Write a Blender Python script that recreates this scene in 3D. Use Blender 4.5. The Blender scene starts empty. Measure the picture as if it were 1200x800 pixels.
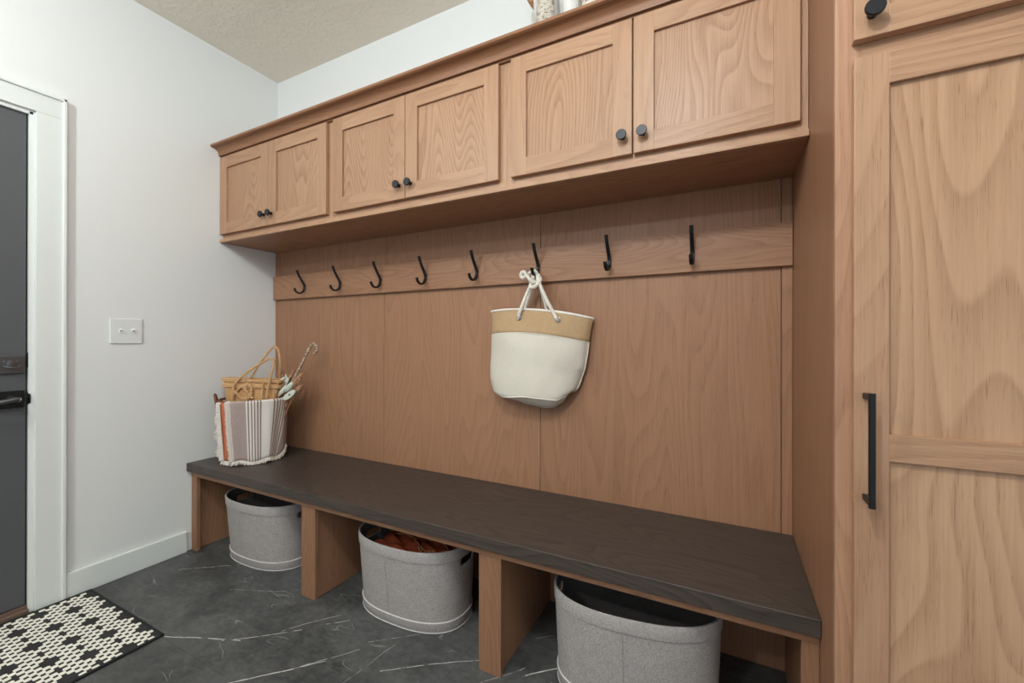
import bpy, bmesh, math, random
from mathutils import Vector, Matrix
random.seed(7)
SC = bpy.context.scene
COL = SC.collection
PI = math.pi

# ------------------------------------------------------------------ helpers
class B:
    """collects shapes in world coordinates, then links them as ONE mesh object"""
    def __init__(s):
        s.bm = bmesh.new(); s.uv = s.bm.loops.layers.uv.new('uv')
    def face(s, vs, mat=0, smooth=False):
        try:
            f = s.bm.faces.new(vs)
        except ValueError:
            return None
        f.material_index = mat; f.smooth = smooth
        return f
    def box(s, x0, x1, y0, y1, z0, z1, bev=0.0, mat=0, M=None, seg=2):
        t = bmesh.new()
        bmesh.ops.create_cube(t, size=1)
        for v in t.verts:
            v.co = Vector(((x0+x1)/2+v.co.x*(x1-x0), (y0+y1)/2+v.co.y*(y1-y0), (z0+z1)/2+v.co.z*(z1-z0)))
        if bev > 0:
            bmesh.ops.bevel(t, geom=t.edges[:]+t.verts[:], offset=bev, segments=seg, affect='EDGES', profile=0.5)
        s.merge(t, mat, M)
    def merge(s, t, mat=0, M=None, smooth=None):
        mp = {}
        for v in t.verts:
            mp[v] = s.bm.verts.new(M @ v.co if M else v.co)
        for f in t.faces:
            g = s.face([mp[v] for v in f.verts], mat, f.smooth if smooth is None else smooth)
        t.free()
    def rings(s, rs, mat=0, closed=True, cap0=True, cap1=True, smooth=True, us=None):
        """rs: list of rings (list of Vector), same count"""
        V = [[s.bm.verts.new(p) for p in r] for r in rs]
        n = len(V[0]); m = n if closed else n-1
        for i in range(len(V)-1):
            for j in range(m):
                k = (j+1) % n
                f = s.face([V[i][j], V[i][k], V[i+1][k], V[i+1][j]], mat, smooth)
                if f and us:
                    u0, u1 = j/m, (j+1)/m; w0, w1 = i/(len(V)-1), (i+1)/(len(V)-1)
                    for l, c in zip(f.loops, ((u0, w0), (u1, w0), (u1, w1), (u0, w1))): l[s.uv].uv = c
        if closed and cap0: s.face(list(reversed(V[0])), mat)
        if closed and cap1: s.face(V[-1], mat)
        return V
    def tube(s, pts, r, seg=8, mat=0, closed=False, flat=None, smooth=True):
        """r: number or list; flat=(rx, ry, upvector) gives an elliptical/rectangular bar"""
        P = [Vector(p) for p in pts]; n = len(P)
        T = []
        for i in range(n):
            if closed: d = P[(i+1) % n]-P[i-1]
            else: d = P[min(i+1, n-1)]-P[max(i-1, 0)]
            T.append(d.normalized())
        up = Vector((0, 0, 1)) if abs(T[0].z) < .9 else Vector((1, 0, 0))
        N = (up - T[0]*up.dot(T[0])).normalized()
        rs = []
        for i in range(n):
            N = (N - T[i]*N.dot(T[i]))
            N = N.normalized() if N.length > 1e-6 else T[i].orthogonal().normalized()
            Bn = T[i].cross(N)
            rr = r[i] if isinstance(r, (list, tuple)) else r
            rs.append([P[i]+N*math.cos(2*PI*k/seg)*rr+Bn*math.sin(2*PI*k/seg)*rr for k in range(seg)])
        if closed:
            V = [[s.bm.verts.new(p) for p in q] for q in rs]
            for i in range(n):
                a, b = V[i], V[(i+1) % n]
                for k in range(seg): s.face([a[k], a[(k+1) % seg], b[(k+1) % seg], b[k]], mat, smooth)
        else:
            s.rings(rs, mat, smooth=smooth)
    def bar(s, pts, half_w, half_t, side, mat=0):
        """rectangular bar following pts; side = constant width direction"""
        P = [Vector(p) for p in pts]; n = len(P); S = Vector(side).normalized(); rs = []
        for i in range(n):
            T = (P[min(i+1, n-1)]-P[max(i-1, 0)]).normalized(); N = T.cross(S).normalized()
            w, t, c = half_w, half_t, .25
            prof = [(1, 1-2*c), (1-c, 1), (-1+c, 1), (-1, 1-2*c), (-1, -1+2*c), (-1+c, -1), (1-c, -1), (1, -1+2*c)]
            rs.append([P[i]+S*w*a+N*t*b for a, b in prof])
        s.rings(rs, mat, smooth=False)
    def lathe(s, prof, origin, axis, seg=24, mat=0):
        """prof: list of (radius, distance along axis)"""
        A = Vector(axis).normalized(); N = A.orthogonal().normalized(); C = A.cross(N); O = Vector(origin)
        rs = [[O+A*h+(N*math.cos(2*PI*k/seg)+C*math.sin(2*PI*k/seg))*max(r, 1e-5) for k in range(seg)] for r, h in prof]
        s.rings(rs, mat)
    def prism(s, prof, x0, x1, mat=0, smooth=False):
        """prof: (y,z) outline extruded along x"""
        s.rings([[Vector((x0, y, z)) for y, z in prof], [Vector((x1, y, z)) for y, z in prof]], mat, smooth=smooth)
    def build(s, name, mats, parent=None, loc=None, recalc=True, autosmooth=True):
        if recalc: bmesh.ops.recalc_face_normals(s.bm, faces=s.bm.faces[:])
        for e in s.bm.edges:
            if e.calc_face_angle(0) > .75: e.smooth = False
        o0 = parent_loc(parent) if parent else Vector(loc or (0, 0, 0))
        for v in s.bm.verts: v.co -= o0
        me = bpy.data.meshes.new(name); s.bm.to_mesh(me); s.bm.free()
        for m in (mats if isinstance(mats, (list, tuple)) else [mats]): me.materials.append(m)
        o = bpy.data.objects.new(name, me); COL.objects.link(o)
        if parent: o.parent = parent
        else: o.location = o0
        return o

def parent_loc(p):
    v = Vector((0, 0, 0))
    while p: v += p.location; p = p.parent
    return v
def tag(o, label=None, cat=None, group=None, kind=None):
    if label: o['label'] = label
    if cat: o['category'] = cat
    if group: o['group'] = group
    if kind: o['kind'] = kind
    return o
def empty(name, loc, label, cat, group=None):
    o = bpy.data.objects.new(name, None); COL.objects.link(o); o.location = loc
    o.empty_display_size = .05
    return tag(o, label, cat, group)
def cr(pts, n=6):
    """Catmull-Rom through pts"""
    P = [Vector(p) for p in pts]; P = [P[0]*2-P[1]]+P+[P[-1]*2-P[-2]]; out = []
    for i in range(1, len(P)-2):
        for k in range(n):
            t = k/n; a, b, c, d = P[i-1:i+3]
            out.append(.5*((2*b)+(c-a)*t+(2*a-5*b+4*c-d)*t*t+(3*b-a-3*c+d)*t**3))
    out.append(P[-2]); return out

# ------------------------------------------------------------------ materials
def srgb(r, g, b):
    f = lambda c: (c/255/12.92) if c/255 <= .04045 else ((c/255+.055)/1.055)**2.4
    return (f(r), f(g), f(b), 1)
class NT:
    def __init__(s, name):
        s.m = bpy.data.materials.new(name); s.m.use_nodes = True; s.t = s.m.node_tree
        s.b = s.t.nodes['Principled BSDF']
    def n(s, typ, **kw):
        x = s.t.nodes.new(typ)
        for k, v in kw.items():
            if k in ('op', 'operation'): x.operation = v
            elif hasattr(x, k): setattr(x, k, v)
        return x
    def set(s, node, i, v):
        if hasattr(v, 'links') or isinstance(v, bpy.types.NodeSocket): s.t.links.new(v, node.inputs[i])
        else: node.inputs[i].default_value = v
    def math(s, op, a, b=0.0, c=0.0, clamp=False):
        x = s.t.nodes.new('ShaderNodeMath'); x.operation = op; x.use_clamp = clamp
        s.set(x, 0, a); s.set(x, 1, b); s.set(x, 2, c); return x.outputs[0]
    def vmath(s, op, a, b=(0, 0, 0)):
        x = s.t.nodes.new('ShaderNodeVectorMath'); x.operation = op
        s.set(x, 0, a); s.set(x, 1, b); return x.outputs[1] if op in ('LENGTH', 'DISTANCE', 'DOT_PRODUCT') else x.outputs[0]
    def mix(s, f, a, b, blend='MIX'):
        x = s.t.nodes.new('ShaderNodeMix'); x.data_type = 'RGBA'; x.blend_type = blend
        s.set(x, 0, f); s.set(x, 6, a); s.set(x, 7, b); return x.outputs[2]
    def noise(s, vec, scale, detail=3, rough=.5, dist=0.0):
        x = s.t.nodes.new('ShaderNodeTexNoise'); s.set(x, 'Vector', vec)
        x.inputs['Scale'].default_value = scale; x.inputs['Detail'].default_value = detail
        x.inputs['Roughness'].default_value = rough; x.inputs['Distortion'].default_value = dist
        return x.outputs[0]
    def smooth(s, v, lo, hi, a=0.0, b=1.0):
        x = s.t.nodes.new('ShaderNodeMapRange'); x.interpolation_type = 'SMOOTHSTEP'
        s.set(x, 0, v); s.set(x, 1, lo); s.set(x, 2, hi); s.set(x, 3, a); s.set(x, 4, b); return x.outputs[0]
    def obj(s): return s.t.nodes.new('ShaderNodeTexCoord').outputs['Object']
    def out(s, **kw):
        for k, v in kw.items(): s.set(s.b, {'color': 'Base Color', 'rough': 'Roughness', 'metal': 'Metallic', 'spec': 'Specular IOR Level'}[k], v)
        return s.m
    def bump(s, h, strength=.2, dist=.002):
        x = s.t.nodes.new('ShaderNodeBump'); x.inputs['Strength'].default_value = strength
        x.inputs['Distance'].default_value = dist; s.set(x, 'Height', h)
        s.t.links.new(x.outputs[0], s.b.inputs['Normal'])

def wood(name, axis, light, dark, ring=15.0, contrast=.5, rough=.42, fine=.25, sc=3.2, stretch=.16, seed=0.0):
    k = NT(name)
    oi = k.t.nodes.new('ShaderNodeObjectInfo')
    off = k.math('MULTIPLY_ADD', oi.outputs['Random'], 40.0, seed)
    cx = k.t.nodes.new('ShaderNodeCombineXYZ')
    for i in range(3): k.set(cx, i, off)
    v = k.vmath('ADD', k.obj(), cx.outputs[0])
    s1 = [1, 1, 1]; s1[axis] = stretch
    vb = k.vmath('MULTIPLY', v, tuple(s1))
    n1 = k.noise(vb, sc, 1.5, .45)
    saw = k.math('FRACT', k.math('MULTIPLY', n1, ring))
    late = k.math('POWER', saw, 1.6)                                   # early wood to late wood, sharp edge at ring boundary
    edge = k.smooth(saw, .86, 1.0, 1.0, 0.0)
    late = k.math('MULTIPLY', late, edge)
    s2 = [260, 260, 260]; s2[axis] = 5.0
    fib = k.noise(k.vmath('MULTIPLY', v, tuple(s2)), 1.0, 2, .6)
    s3 = [620, 620, 620]; s3[axis] = 22.0
    por = k.noise(k.vmath('MULTIPLY', v, tuple(s3)), 1.0, 1, .5)
    big = k.noise(k.vmath('MULTIPLY', v, tuple(s1)), 2.3, 2, .5)
    s4 = [75, 75, 75]; s4[axis] = 2.0
    str_ = k.noise(k.vmath('MULTIPLY', v, tuple(s4)), 1.0, 2, .6)
    fac = k.math('MULTIPLY', late, contrast)
    fac = k.math('ADD', fac, k.math('MULTIPLY', k.math('SUBTRACT', fib, .5), fine*2))
    fac = k.math('ADD', fac, k.math('MULTIPLY', k.math('SUBTRACT', big, .5), .5))
    fac = k.math('ADD', fac, k.math('MULTIPLY', k.math('SUBTRACT', str_, .5), fine*1.4))
    pr = k.math('MULTIPLY', k.smooth(por, .60, .72), k.math('MULTIPLY_ADD', late, .35, .15))
    fac = k.math('ADD', k.math('ADD', fac, pr), .12, clamp=True)
    c = k.mix(fac, light, dark)
    k.bump(k.math('ADD', fib, k.math('MULTIPLY', por, .6)), .12, .0006)
    return k.out(color=c, rough=k.math('MULTIPLY_ADD', fib, .15, rough-.07), spec=.35)

OL, OD = srgb(180, 141, 111), srgb(130, 88, 62)
W = {}
W['v'] = wood('oak_grain_vertical', 2, OL, OD, 20, .22)
W['h'] = wood('oak_grain_horizontal', 0, OL, OD, 26, .3, sc=4)
W['pan'] = wood('oak_panel_cathedral', 2, OL, OD, 52, .46, sc=3.6, stretch=.2)
PL, PD = srgb(165, 122, 93), srgb(118, 78, 54)  # same oak darkened: the back panel's weaker light is put into the colour
W['bv'] = wood('oak_backing_vertical', 2, PL, PD, 40, .26, sc=3.4, stretch=.12)
W['bh'] = wood('oak_backing_horizontal', 0, PL, PD, 22, .36, sc=6, stretch=.2)
W['bstile'] = wood('oak_bench_stile', 2, srgb(152, 112, 85), srgb(112, 76, 54), 24, .3, sc=5)
W['soft'] = wood('oak_moulding_shaded', 0, srgb(150, 106, 76), srgb(112, 72, 48), 18, .3, sc=5, stretch=.12)  # oak made darker and redder: shade on the down-facing crown is in the colour
W['side'] = wood('oak_side_quiet', 2, srgb(156, 114, 87), srgb(124, 84, 60), 9, .15, sc=4, stretch=.1)  # quiet grain; the side panel's dimmer light is put into this darker tone
W['edge'] = wood('oak_stile_edge', 2, srgb(182, 140, 112), srgb(140, 98, 72), 26, .35, sc=6)
W['blk'] = wood('blackened_oak_top', 0, srgb(78, 68, 62), srgb(36, 32, 30), 30, .5, rough=.42, sc=5, stretch=.2)
W['frontv'] = wood('oak_tall_door_grain', 2, srgb(190, 151, 119), srgb(138, 97, 70), 44, .4, sc=2.2, stretch=.3)

def plain(name, col, rough=.5, metal=0.0, bump=None, var=0.0, spec=None):
    k = NT(name)
    c = col
    if var:
        nz = k.noise(k.obj(), 40, 4, .6)
        c = k.mix(nz, tuple(x*(1-var) for x in col[:3])+(1,), tuple(min(1, x*(1+var)) for x in col[:3])+(1,))
    if bump: k.bump(k.noise(k.obj(), bump[0], 3, .6), bump[1], bump[2])
    k.out(color=c, rough=rough, metal=metal)
    if spec is not None: k.out(spec=spec)
    return k.m
M = {}
M['wall'] = plain('painted_wall', srgb(229, 230, 228), .75, bump=(160, .12, .001))
M['trim'] = plain('painted_trim', srgb(226, 229, 225), .38)
M['black'] = plain('black_metal', srgb(24, 24, 25), .42, .3, var=.1)
M['knob'] = plain('black_knob', srgb(34, 35, 37), .38, .4)
M['door'] = plain('charcoal_door_paint', srgb(86, 87, 90), .42, bump=(300, .1, .0005), var=.05)
M['chrome'] = plain('dark_nickel', srgb(120, 122, 124), .28, .9)
M['bronze'] = plain('bronze_threshold', srgb(120, 98, 84), .5, .2, var=.15)
M['plate'] = plain('white_plastic', srgb(226, 229, 226), .35)
M['dark'] = plain('gap_shade_dark', srgb(22, 20, 19), .8)

def ceiling_mat():
    k = NT('knockdown_ceiling')
    v = k.obj()
    n = k.noise(v, 34, 4, .55, .6)
    k.bump(k.smooth(n, .42, .62), .35, .004)
    return k.out(color=k.mix(k.noise(v, 2, 2), srgb(232, 224, 209), srgb(240, 232, 217)), rough=.85)
M['ceiling'] = ceiling_mat()

def floor_mat():
    k = NT('veined_slate_floor')
    v = k.obj()
    nw = k.t.nodes.new('ShaderNodeTexNoise'); nw.inputs['Scale'].default_value = 5; nw.inputs['Detail'].default_value = 4
    k.set(nw, 'Vector', v)
    warp = k.vmath('MULTIPLY', k.vmath('SUBTRACT', nw.outputs[1], (.5, .5, .5)), (.05, .05, .05))
    vw = k.vmath('ADD', v, warp)
    cloud = k.noise(vw, 3.2, 6, .62, .4)
    fine = k.noise(k.vmath('MULTIPLY', vw, (1, 1.6, 1)), 26, 5, .65)
    fac = k.math('ADD', k.math('MULTIPLY', k.smooth(cloud, .3, .72), .65), k.math('MULTIPLY', k.smooth(fine, .35, .7), .35))
    base = k.mix(fac, srgb(52, 53, 53), srgb(104, 104, 103))
    # faint hairline scratches: thin contours of stretched noise, broken by a mask
    def contour(scale, rot, width, lo, hi, seed):
        mp = k.t.nodes.new('ShaderNodeMapping'); mp.inputs['Rotation'].default_value = (0, 0, rot)
        mp.inputs['Scale'].default_value = (.45, 1.9, 1); mp.inputs['Location'].default_value = (seed, seed*1.7, 0); k.set(mp, 0, vw)
        n = k.noise(mp.outputs[0], scale, 2, .5)
        d = k.math('ABSOLUTE', k.math('SUBTRACT', n, .5))
        ln = k.smooth(d, 0.0, width, 1.0, 0.0)
        mk = k.smooth(k.noise(vw, 7.0, 2, .5), lo, hi)
        return k.math('MULTIPLY', ln, mk)
    h1 = contour(3.0, -.55, .0045, .5, .66, 1.3)
    h2 = contour(4.5, -.9, .004, .52, .7, 5.1)
    h3 = contour(9.0, -.4, .006, .55, .7, 8.4)
    veins = k.math('MAXIMUM', k.math('MAXIMUM', k.math('MULTIPLY', h1, .3), k.math('MULTIPLY', h2, .22)), k.math('MULTIPLY', h3, .14))
    # the bold white veins of this floor, as line segments laid on the slabs
    segs = [((.655, -.885), (.93, -.765), .0022, 1), ((.87, -.80), (1.085, -.628), .0019, .8), ((1.02, -.665), (1.15, -.49), .0014, .7),
            ((1.10, -.90), (1.30, -.69), .0024, 1), ((1.24, -.75), (1.36, -.60), .0014, .7), ((.17, -.62), (.42, -.43), .0018, .75),
            ((.56, -.60), (.80, -.49), .0012, .6), ((1.36, -.56), (1.60, -.36), .0016, .6), ((1.50, -.64), (1.80, -.42), .0018, .8),
            ((1.42, -.78), (1.46, -.52), .0013, .5), ((1.92, -.45), (2.12, -.28), .0028, 1), ((1.90, -.26), (2.03, -.15), .0014, .8),
            ((1.96, -.58), (2.03, -.42), .0020, .9), ((1.86, -.62), (1.98, -.52), .002, .8), ((1.14, -.56), (1.20, -.50), .0018, .8),
            ((1.55, -.92), (1.62, -.72), .0018, .9), ((1.75, -.62), (1.93, -.40), .0016, .8)]
    sp = k.t.nodes.new('ShaderNodeSeparateXYZ'); nv = k.vmath('ADD', v, k.vmath('MULTIPLY', warp, (.5, .5, 0))); k.set(sp, 0, nv)
    X, Y = sp.outputs[0], sp.outputs[1]
    brk = k.smooth(k.noise(v, 22, 3, .6), .36, .52)
    wn = k.math('MULTIPLY_ADD', k.noise(v, 30, 2, .5), 1.5, .2)
    for (a, b, w, st) in segs:
        dx, dy = b[0]-a[0], b[1]-a[1]; L = math.hypot(dx, dy); ux, uy = dx/L, dy/L
        px, py = k.math('SUBTRACT', X, a[0]), k.math('SUBTRACT', Y, a[1])
        al = k.math('MULTIPLY_ADD', px, ux, k.math('MULTIPLY', py, uy))
        pe = k.math('ABSOLUTE', k.math('MULTIPLY_ADD', px, -uy, k.math('MULTIPLY', py, ux)))
        m = k.math('LESS_THAN', k.math('ABSOLUTE', k.math('SUBTRACT', al, L/2)), L/2)
        ln = k.smooth(k.math('DIVIDE', pe, wn), w*.45, w*1.1, 1.0, 0.0)
        veins = k.math('MAXIMUM', veins, k.math('MULTIPLY', k.math('MULTIPLY', ln, m), k.math('MULTIPLY', brk, st)))
    c = k.mix(veins, base, srgb(205, 203, 198))
    # tight joints between large slabs
    def joint(axis_out, size, off):
        t = k.math('ABSOLUTE', k.math('SUBTRACT', k.math('FRACT', k.math('DIVIDE', k.math('ADD', axis_out, off), size)), .5))
        return k.math('GREATER_THAN', t, .5-.0011/size)
    sp2 = k.t.nodes.new('ShaderNodeSeparateXYZ'); k.set(sp2, 0, v)
    j = k.math('MAXIMUM', joint(sp2.outputs[0], .61, .12), joint(sp2.outputs[1], .61, .28))
    c = k.mix(k.math('MULTIPLY', j, .45), c, srgb(38, 39, 41))
    k.bump(fine, .12, .001)
    return k.out(color=c, rough=k.math('MULTIPLY_ADD', fine, .2, .42), spec=.4)
M['floor'] = floor_mat()

def felt_mat(name, a, b):
    k = NT(name); v = k.obj()
    n = k.noise(v, 230, 4, .7); n2 = k.noise(v, 28, 3, .6)
    f = k.math('ADD', k.math('MULTIPLY', k.smooth(n, .3, .7), .7), k.math('MULTIPLY', n2, .3))
    k.bump(n, .3, .0012)
    k.out(color=k.mix(f, a, b), rough=.95, spec=.1); return k.m
M['felt'] = felt_mat('grey_felt', srgb(138, 131, 128), srgb(190, 183, 179))
M['feltb'] = felt_mat('grey_felt_band', srgb(144, 137, 134), srgb(194, 187, 183))
M['piping'] = plain('pale_piping', srgb(218, 214, 211), .8)
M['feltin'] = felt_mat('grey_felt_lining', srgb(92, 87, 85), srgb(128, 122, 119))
M['rust'] = felt_mat('rust_textile', srgb(120, 50, 32), srgb(170, 84, 56))
M['rustlt'] = felt_mat('rust_fringe', srgb(172, 104, 72), srgb(208, 150, 112))

def weave_mat(name, a, b, scale, bs=.4, crease=False):
    k = NT(name); v = k.obj()
    w1 = k.t.nodes.new('ShaderNodeTexWave'); w1.bands_direction = 'Z'; w1.inputs['Scale'].default_value = scale; w1.inputs['Distortion'].default_value = 2; w1.inputs['Detail'].default_value = 2; k.set(w1, 'Vector', v)
    w2 = k.t.nodes.new('ShaderNodeTexWave'); w2.bands_direction = 'X'; w2.inputs['Scale'].default_value = scale; w2.inputs['Distortion'].default_value = 2; w2.inputs['Detail'].default_value = 2; k.set(w2, 'Vector', v)
    n = k.noise(v, 60, 3, .6)
    f = k.math('ADD', k.math('MULTIPLY', k.math('MULTIPLY', w1.outputs[1], w2.outputs[1]), .6), k.math('MULTIPLY', n, .45), clamp=True)
    if crease:
        c1 = k.noise(k.vmath('MULTIPLY', v, (1, 1, .7)), 8, 2.5, .5, .5)
        k.bump(k.math('ADD', k.math('MULTIPLY', c1, 14.0), f), bs*1.2, .0012)
    else: k.bump(f, bs, .0015)
    k.out(color=k.mix(f, a, b), rough=.85, spec=.15); return k.m
M['canvas'] = weave_mat('cream_canvas', srgb(208, 200, 186), srgb(226, 219, 206), 90, .25, True)
M['jute'] = weave_mat('burlap', srgb(176, 144, 108), srgb(208, 178, 142), 120, .5)
M['rope'] = plain('white_rope', srgb(232, 226, 214), .8, bump=(400, .3, .0008))
M['piped'] = plain('cream_piping', srgb(238, 232, 222), .75)
M['grommet'] = plain('nickel_grommet', srgb(170, 165, 155), .3, .9)
M['straw'] = weave_mat('woven_straw', srgb(164, 116, 72), srgb(236, 194, 144), 34, 1)
M['strawb'] = weave_mat('braided_straw', srgb(186, 142, 98), srgb(236, 200, 154), 60, .7)
M['leather'] = plain('saddle_leather', srgb(122, 70, 44), .5, var=.2)
M['branch'] = plain('peeled_branch', srgb(112, 92, 78), .7, var=.25, bump=(60, .4, .002))
M['birch'] = None

def birch_mat(name, a, b, sc, thr=.6):
    k = NT(name); v = k.obj()
    n = k.noise(k.vmath('MULTIPLY', v, (1, 1, 2.6)), sc, 4, .65)
    n2 = k.noise(v, sc*2.5, 3, .6)
    k.bump(k.math('ADD', n, n2), .6, .004)
    k.out(color=k.mix(k.smooth(n, thr-.08, thr+.06), a, b), rough=.85, spec=.15); return k.m
M['birch'] = birch_mat('birch_bark', srgb(222, 216, 206), srgb(132, 108, 84), 38, .58)
M['canebark'] = birch_mat('speckled_cane_bark', srgb(200, 184, 164), srgb(110, 84, 64), 90, .52)
M['podwhite'] = birch_mat('pale_pod', srgb(212, 218, 204), srgb(150, 150, 132), 120, .66)
M['podbrown'] = birch_mat('brown_pod', srgb(184, 142, 112), srgb(130, 92, 68), 60, .5)
M['dots'] = plain('dark_knot', srgb(30, 24, 20), .6)
M['rugdark'] = plain('rug_charcoal_weave', srgb(46, 45, 45), .95, bump=(420, .6, .002), var=.25)
M['rugwhite'] = plain('rug_cream_stitch', srgb(236, 232, 220), .95, bump=(500, .4, .001), var=.06)
M['rugedge'] = plain('rug_binding', srgb(34, 34, 35), .9, bump=(300, .4, .001))

def blanket_mat():
    k = NT('striped_blanket')
    uv = k.t.nodes.new('ShaderNodeTexCoord').outputs['UV']
    sp = k.t.nodes.new('ShaderNodeSeparateXYZ'); k.set(sp, 0, uv)
    ramp = k.t.nodes.new('ShaderNodeValToRGB'); ramp.color_ramp.interpolation = 'CONSTANT'
    mau, whi, bei, brn = srgb(158, 136, 130), srgb(226, 220, 213), srgb(206, 188, 176), srgb(128, 98, 86)
    stops = [(0, bei), (.035, mau)]
    x = .235
    for i in range(5): stops += [(x, whi), (x+.022, brn)]; x += .040
    stops += [(x, whi)]
    x = .60
    for i in range(5): stops += [(x, brn), (x+.022, whi)]; x += .054
    stops += [(x, mau)]
    el = ramp.color_ramp.elements
    el[0].position = 0; el[0].color = stops[0][1]; el[1].position = stops[1][0]; el[1].color = stops[1][1]
    for p_, c_ in stops[2:]:
        e = el.new(p_); e.color = c_
    k.set(ramp, 0, k.math('ADD', sp.outputs[0], k.math('MULTIPLY', k.math('MULTIPLY', sp.outputs[1], sp.outputs[1]), k.smooth(sp.outputs[0], .48, .72, 0.0, .15))))
    n = k.noise(k.obj(), 420, 3, .7)
    c = k.mix(k.math('MULTIPLY', k.smooth(n, .35, .65), .28), ramp.outputs[0], srgb(232, 226, 220))
    k.bump(n, .5, .0015)
    k.out(color=c, rough=.95, spec=.08); return k.m
M['blanket'] = blanket_mat()
M['fringe'] = plain('pale_wool_fringe', srgb(222, 212, 203), .95)
M['orange'] = felt_mat('terracotta_wool', srgb(176, 92, 62), srgb(208, 128, 96))

# ------------------------------------------------------------------ room
WR = 2.734     # face of the tall cabinet's side
H = 2.74
YF = -3.9      # the room runs on behind the camera
XR = 3.9
def struct(name, b, mat, **k):
    return tag(b.build(name, mat, **k), kind='structure')
b = B(); b.box(-.3, XR, YF, .12, -.1, 0); struct('floor', b, M['floor'])
b = B(); b.box(-.3, XR, YF, .12, H, H+.1); struct('ceiling', b, M['ceiling'])
b = B(); b.box(-.12, XR, 0, .12, 0, H); struct('wall_back', b, M['wall'])
DY1, DY0, DZ = -1.056, -1.975, 2.045          # door opening in the left wall
b = B(); b.box(-.12, 0, DY1, 0, 0, H); b.box(-.12, 0, DY0, DY1, DZ, H); b.box(-.12, 0, YF, DY0, 0, H); struct('wall_left', b, M['wall'])
b = B(); b.box(XR-.1, XR, -1.0, 0, 0, H); struct('wall_right', b, M['wall'])
b = B(); b.box(0, .016, -.961, -.506, 0, .107, .003); struct('baseboard_left', b, M['trim'])
# casing with its bead, jamb and threshold
b = B()
b.box(0, .016, DY1+.004, -.972, 0, DZ+.004, .002); b.box(0, .024, -.974, -.961, 0, DZ+.095, .003)
b.box(0, .016, DY0-.09, -.972, DZ+.004, DZ+.082, .002); b.box(0, .024, DY0-.1, -.961, DZ+.080, DZ+.094, .003)
b.box(0, .016, DY0-.09, DY0-.004, 0, DZ+.004, .002)
struct('trim_1', b, M['trim'])
b = B()
b.box(-.12, .004, DY1-.012, DY1+.004, 0, DZ, .001); b.box(-.12, .004, DY0-.004, DY0+.012, 0, DZ, .001); b.box(-.12, .004, DY0, DY1, DZ-.012, DZ+.004, .001)
struct('trim_2', b, M['trim'])
b = B(); b.box(-.12, .018, DY0+.012, DY1-.012, 0, .022, .004); b.box(-.12, .0, DY0+.012, DY1-.012, .022, .03, .002)
tag(struct('trim_3', b, M['bronze']))
dr = empty('door_1', (0, DY1-.012, .03), None, None); dr['kind'] = 'structure'
b = B(); b.box(-.06, -.008, DY0+.016, DY1-.0165, .034, DZ-.0155, .002); b.build('slab', M['door'], dr)
b = B(); b.box(-.05, -.0095, DY1-.0165, DY1-.0122, .034, DZ-.012); b.build('door_gap_shade', M['dark'], dr)  # dark strip standing in for the shade of the door gap
# deadbolt rose with thumb turn, lever rose with lever
by = -1.113
b = B(); b.box(-.008, .002, by-.035, by+.035, .977, 1.047, .002); o = b.build('deadbolt', M['chrome'], dr)
b = B(); b.lathe([(0, 0), (.014, 0), (.014, .012), (.006, .013), (.0, .013)], (.002, by-.003, 1.016), (1, 0, 0))
b.bar(cr([(.016, by-.026, 1.009), (.020, by-.012, 1.003), (.021, by, 1.002), (.020, by+.012, 1.003), (.016, by+.020, 1.010)]), .004, .003, (1, 0, 0))
for s_ in (-1, 1): b.lathe([(.0, 0), (.005, 0), (.005, .004), (0, .0045)], (.002, by+s_*.018, 1.026), (1, 0, 0), 12)
b.build('thumb_turn', M['chrome'], o)
b = B(); b.box(-.008, .002, by-.035, by+.035, .839, .908, .002); o = b.build('lever_rose', M['black'], dr)
b = B(); b.lathe([(0, 0), (.013, 0), (.013, .025), (.010, .04), (.010, .05), (0, .051)], (.002, by-.002, .876), (1, 0, 0))
b.tube(cr([(.043, by+.010, .874), (.047, by+.000, .877), (.047, by-.03, .872), (.045, by-.07, .868), (.043, by-.11, .868)]), [.010, .0105]+[.009]*12+[.0085]*11, 12)
b.build('lever', M['chrome'], o)
# strike lips on the jamb
for z0, z1, nm in ((.842, .902, 'latch_lip'), (1.0, 1.06, 'deadbolt_strike')):
    b = B()
    if nm == 'latch_lip':
        pr = [Vector((0, (z0+z1)/2+math.sin(a)*.028)) for a in [PI*i/10-PI/2 for i in range(11)]]
        b.rings([[Vector((-.008+.018*math.cos(a)*1.0, DY1-.011+t, (z0+z1)/2+math.sin(a)*.028)) for a in [PI*i/10-PI/2 for i in range(11)]] for t in (-.001, .004)], smooth=False)
        b.lathe([(0, 0), (.004, 0), (.004, .002), (0, .002)], (.0, DY1-.012, .875), (0, -1, 0), 10)
    else:
        b.box(-.008, -.001, DY1-.0135, DY1-.011, z0, z1)
    b.build(nm, M['black'], dr)

# light switch, two toggles
sw = empty('light_switch', (0, -.7545, 1.153), 'white double toggle switch plate on the left wall beside the door', 'light switch')
b = B(); b.box(.0, .006, -.816, -.693, 1.094, 1.213, .0035, seg=3); b.build('face_plate', M['plate'], sw)
for yy in (-.7775, -.7315):
    b = B(); b.box(.0055, .0068, yy-.0055, yy+.0055, 1.141, 1.166); Mx = Matrix.Translation((.006, yy, 1.153)) @ Matrix.Rotation(.45, 4, 'Y')
    b.box(-.002, .013, -.004, .004, -.004, .004, .001, M=Matrix.Translation((.006, yy, 1.156)) @ Matrix.Rotation(-.5, 4, 'Y'))
    b.build('toggle', M['plate'], sw)
    for zz in (1.123, 1.184):
        b = B(); b.lathe([(0, 0), (.0028, 0), (.0028, .0008), (0, .001)], (.006, yy, zz), (1, 0, 0), 12); b.build('screw', M['trim'], sw)

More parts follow.
